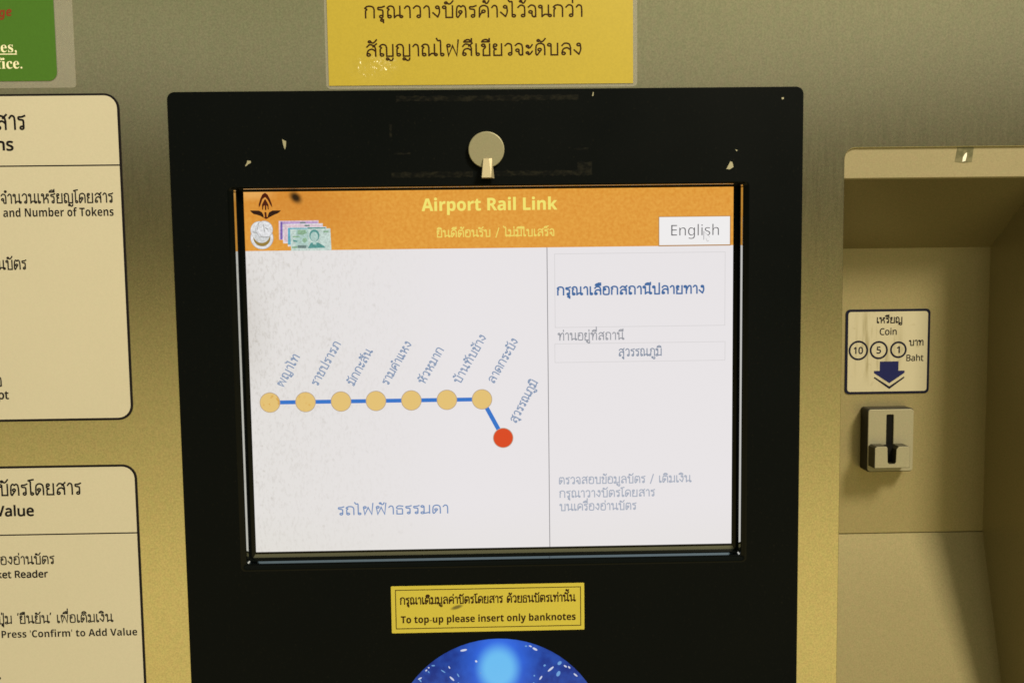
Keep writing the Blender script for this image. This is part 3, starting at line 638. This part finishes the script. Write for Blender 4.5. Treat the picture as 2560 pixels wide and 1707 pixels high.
# ================================================================== things fixed onto the machine
LAM = bpy.data.materials.new('clear_laminate'); LAM.use_nodes = True; nt = LAM.node_tree; b = nt.nodes['Principled BSDF']
b.inputs['Base Color'].default_value = (.55, .54, .52, 1); b.inputs['Roughness'].default_value = .2; b.inputs['Alpha'].default_value = .16
g = NG(LAM); g.bump(g.noise(45, 3.0), .25, .0008)
def glossy_paper(name, base, wrinkle=None):
    m = mat(name, base, .38, 0, .4, coat=.25); m.node_tree.nodes['Principled BSDF'].inputs['Coat Roughness'].default_value = .24
    g = NG(m); a = g.rng(g.noise(900, 2), .3, .7); g.link(g.mix(a, dim(base, .96), dim(base, 1.04)), g.b.inputs['Base Color'])
    if wrinkle:
        w = g.blob(*wrinkle, 0, .2); h = g.math('MULTIPLY', w, g.noise(170, 3.0)); bb = g.n('ShaderNodeBump'); bb.inputs['Strength'].default_value = 1.0; bb.inputs['Distance'].default_value = .0035
        g.link(h, bb.inputs['Height']); g.link(bb.outputs[0], g.b.inputs['Coat Normal']); g.link(g.rng(w, 0, 1, .25, 1.0), g.b.inputs['Coat Weight'])
    return m
# yellow notice over the screen
ox, oy = -4, 230
NT = Thing('laminated_notice', 'yellow laminated notice with two lines of Thai above the screen', 'notice', (ox, oy, 0))
plate('laminate', [rrect(-98.3, 174.4, 91.2, 310, 3.0)], .02, .32, LAM, NT.o, NT.org)
wx, wy = -70.33, 185.63
plate('paper', [rrect(-96.6, 176.3, 88.6, 307)], .32, .5, glossy_paper('yellow_paper', (.405, .32, .036, 1), ((wx-ox)/1000, (wy-oy)/1000, .021, .013)), NT.o, NT.org)
writing('printed_line', 'กรุณาวางบัตรค้างไว้จนกว่า', 6.9, .56, INKBR, NT.o, NT.org, *(-74.28, 57.92), y=216.24)
writing('printed_line', 'สัญญาณไฟสีเขียวจะดับลง', 6.9, .56, INKBR, NT.o, NT.org, *(-73.69, 57.14), y=193.59)
# green notice, mostly out of the frame on the left
GN = Thing('laminated_notice', 'green laminated notice with white serif lettering at the upper left corner', 'notice', (-300, 230, 0))
lx1 = -248.89
plate('laminate', [rrect(-380, 178.15-1.5, lx1, 320, 2)], .02, .3, LAM, GN.o, GN.org)
GREEN = glossy_paper('green_paper', (.05, .145, .012, 1))
plate('paper', [rrect(-375, 180.75, -259.85, 315, 5)], .3, .48, GREEN, GN.o, GN.org)
CRT = mat('cream_ink', (.78, .76, .58, 1), .5)
writing('printed_line', 'banknotes,', 6.6, .54, CRT, GN.o, GN.org, x1=-283.1, y=197.81, style='serif')
writing('printed_line', 'ticket office.', 6.6, .54, CRT, GN.o, GN.org, x1=-280.29, y=188.14, style='serif')
flat('underline', rrect(-360, 196.64-.3, -283.1, 196.64+.3), .53, CRT, GN.o, GN.org)
writing('printed_line', 'change', 5.0, .54, mat('rust_ink', (.20, .022, .006, 1), .5), GN.o, GN.org, x1=-284.43, y=216.83, ang=.10, style='italic', bold=.012)
# two cream instruction plates
def instr(label, y0, y1, xr, rads, ydiv, lines, org):
    t = Thing('instruction_plate', label, 'instruction plate', org, 'instruction plates beside the screen')
    plate('border', [rrect(-420, y0, xr, y1, rads)], .02, .45, INK, t.o, org, .1)
    plate('plate_face', [rrect(-418, y0+1.5, xr-1.35, y1-1.3, [max(r-1.3, .1) for r in rads])], .4, .6, CREAM, t.o, org, .05)
    flat('divider_line', rrect(-418, ydiv-.4, xr-1.2, ydiv+.4), .64, INK, t.o, org)
    for (txt, h, style, x0, x1, y, bold) in lines:
        writing('printed_line', txt, h, .66, INK, t.o, org, x0=x0, x1=x1, y=y, style=style, bold=bold)
instr('upper cream instruction plate, its text ending in number of tokens', -26.22, 173.1, -223.6, (9, 9, 9, 9), 130.15, [
    ('เหรียญโดยสาร', 8.2, None, head('เหรียญโดยสาร', 'สาร', -298.53, -279.76), -279.76, 152.09, .006),
    ('Tokens', 7.2, 'sans', None, -288.01, 139.6, .030),
    ('จำนวนเหรียญโดยสาร', 5.6, None, *(-297.66, -229.38), 107.78, .004),
    ('and Number of Tokens', 5.1, 'bold', *(-296.5, -229.77), 99.61, .0),
    ('เครื่องอ่านบัตร', 5.6, None, head('เครื่องอ่านบัตร', 'นบัตร', -301.84, -283.91), -283.91, 67.83, .004),
    ('รับใบเสร็จ', 5.6, None, None, -303.08, -3.93, .004),
    ('Receipt', 5.1, 'sans', None, -299.24, -11.92, .030)], (-320, 70, 0))
instr('lower cream instruction plate telling to press confirm to add value', -275, -54.27, -223.2, (9, 9, 9, 9), -97.68, [
    ('เติมมูลค่าบัตรโดยสาร', 7.0, None, head('เติมมูลค่าบัตรโดยสาร', 'บัตรโดยสาร', -308.74, -257.55), -257.55, -72.42, .004),
    ('Add Value', 6.6, 'sans', None, -287.73, -85.62, .030),
    ('เครื่องอ่านบัตร', 5.0, None, head('เครื่องอ่านบัตร', 'องอ่านบัตร', -310.23, -276.57), -276.57, -116.42, .006),
    ('Ticket Reader', 4.5, 'sans', None, -281.16, -125.11, .030),
    ('กดปุ่ม ‘ยืนยัน’ เพื่อเติมเงิน', 5.0, None, head('กดปุ่ม ‘ยืนยัน’ เพื่อเติมเงิน', 'ม ‘ยืนยัน’ เพื่อเติมเงิน', -309.61, -241.66), -241.66, -154.54, .006),
    ("Press 'Confirm' to Add Value", 4.6, 'bold', *(-312.23, -227.2), -163.72, .0),
    ('เติมเงิน', 5.2, None, None, -314.15, -190.46, .006)], (-320, -160, 0))
# yellow sticker under the screen
SO2 = (-5, -150, .8)
ST = Thing('sticker', 'small yellow sticker with a thin black border under the screen', 'sticker', SO2)
YST = glossy_paper('yellow_vinyl', (.47, .405, .05, 1)); g = NG(YST)
mx, my = -24.75, -149.53
bl = g.blob((mx+5)/1000, (my+150)/1000, .0052, .0017, .3, .35)
g.link(g.mix(g.math('MULTIPLY', bl, .85), (.47, .405, .05, 1), (.07, .055, .015, 1)), g.b.inputs['Base Color'])
plate('vinyl', [rrect(-66.3, -165.7, 56.5, -135.2, .6)], .82, 1.0, YST, ST.o, SO2)
v, f = ring_data(rrect(-63.7, -163.1, 54.4, -137.5), rrect(-63.2, -162.6, 53.9, -138.0), 1.05); link_mesh('border_line', v, f, INKBR, ST.o, SO2)
writing('printed_line', 'กรุณาเติมมูลค่าบัตรโดยสาร ด้วยธนบัตรเท่านั้น', 4.3, 1.06, INKBR, ST.o, SO2, *(-60.85, 51.22), y=-146.99, bold=.02)
writing('printed_line', 'To top-up please insert only banknotes', 4.5, 1.06, INKBR, ST.o, SO2, *(-60.41, 50.95), y=-159.25, style='bold', bold=.008)
# coin label in the recess
CO = (275.5, 4, -60)
CLB = Thing('coin_label', 'square cream coin label with a blue arrow inside the recess', 'label', CO)
plate('border', [rrect(246, -25.7, 305.3, 33.5, 3)], -59.97, -59.5, NAVY, CLB.o, CO)
LFC = mat('worn_cream', (.39, .365, .28, 1), .45, 0, .35); g = NG(LFC)
st = g.rng(g.noise(120, 3.0, (1.4, 1, .16), .6), .50, .68); ms = g.blob(-.008, .004, .024, .036, .08, .2)
st2 = g.rng(g.noise(150, 3.0), .64, .72)
g.link(g.mix(g.math('ADD', g.math('MULTIPLY', g.math('MULTIPLY', st, ms), .9), g.math('MULTIPLY', st2, .25)), (.39, .365, .28, 1), (.17, .145, .065, 1)), g.b.inputs['Base Color'])
plate('plate_face', [rrect(247.7, -24.0, 303.6, 31.8, 2)], -59.6, -59.35, LFC, CLB.o, CO)
Z = -59.3
writing('printed_line', 'เหรียญ', 3.9, Z, INK, CLB.o, CO, *(267.63, 285.6), y=23.93, bold=.028)
writing('printed_line', 'Coin', 4.6, Z, INK, CLB.o, CO, *(269.75, 281.78), y=15.58, style='sans', bold=.02)
writing('printed_line', 'บาท', 3.6, Z, INK, CLB.o, CO, *(290.43, 300.76), y=8.02, bold=.03)
writing('printed_line', 'Baht', 4.4, Z, INK, CLB.o, CO, *(288.89, 301.01), y=-2.9, style='sans', bold=.02)
for txt, (a, b), r, hw in (('10', (255.06, 4.97), 6.9, 3.3), ('5', (269.39, 5.04), 6.4, 1.6), ('1', (283.17, 5.12), 5.9, 1.1)):
    v_, f_ = ring_data(circle(a, b, r), circle(a, b, r-1.35), Z)
    o = link_mesh('coin_ring', v_, f_, NAVY, CLB.o, CO)
    writing('coin_number', txt, 4.6, Z, NAVY, CLB.o, CO, x0=a-hw, x1=a+hw, y=b-2.3, style='sans', bold=.03)
ax0, ay0 = 270.3, -2.96; ax1, ay1 = 283.49, -3.16; hx0 = 266.3; hx1 = 287.87; tx_, ty_ = 277.25, -18.27; hy0 = -9.52; hy1 = -11.07
v_, f_ = fill([ccw([(ax0, ay0), (ax1, ay0), (ax1, hy0), (hx1, hy0), (hx1, hy1), (tx_, ty_), (hx0, hy1), (hx0, hy0), (ax0, hy0)])])
link_mesh('arrow', [(a, b, Z) for a, b in v_], f_, mat('arrow_blue', (.008, .011, .075, 1), .5, 0, .15), CLB.o, CO)
cy1 = -14.58; ct = -21.77
v_, f_ = fill([ccw([(hx0, cy1), (hx0+.4, cy1+.9), (tx_, ct+1.3), (hx1-.4, cy1+.9), (hx1, cy1), (tx_, ct-.6)])])
link_mesh('chevron', [(a, b, Z) for a, b in v_], f_, NAVY, CLB.o, CO)
# scrap of tape on the lip of the recess
TP = mat('old_tape', (.22, .21, .13, 1), .3, 0, .5); g = NG(TP); g.link(g.mix(g.rng(g.noise(300, 3), .4, .6), (.10, .10, .06, 1), (.17, .16, .10, 1)), g.b.inputs['Base Color'])
t0, t1 = 289.75, 300.83; ty1, ty0 = 136.75, 126.9
def lip(y): return -.9-(136.4-y)/18.4*2.7+.12
vt = [(t0, ty0+.2, lip(ty0)), (t0+5, ty0-.3, lip(ty0)), (t1-.4, ty0, lip(ty0)), (t1, ty1, lip(ty1)), (t0+.8, ty1+.2, lip(ty1))]
o = link_mesh('tape_scrap', vt, [tuple(range(5))], TP, None, (t0, ty0, -4)); props(o, 'grey scrap of old tape on the top lip of the coin recess', 'tape')
gx_, gy_ = 295.67, 129.74
sol = o.modifiers.new('thickness', 'SOLIDIFY'); sol.thickness = .0001
oo = link_mesh('tape_glint', [(gx_+a, gy_+b, lip(gy_+b)+.15) for a, b in ((-1.3, -2.6), (.6, -2.2), (1.2, 1.2), (1.0, 3.0), (-.3, 2.0), (-1.2, 0))], [tuple(range(6))], mat('painted_white_glint', (.9, .88, .82, 1), .5), o, (t0, ty0, -4))  # white glint on the tape, painted as a pale patch
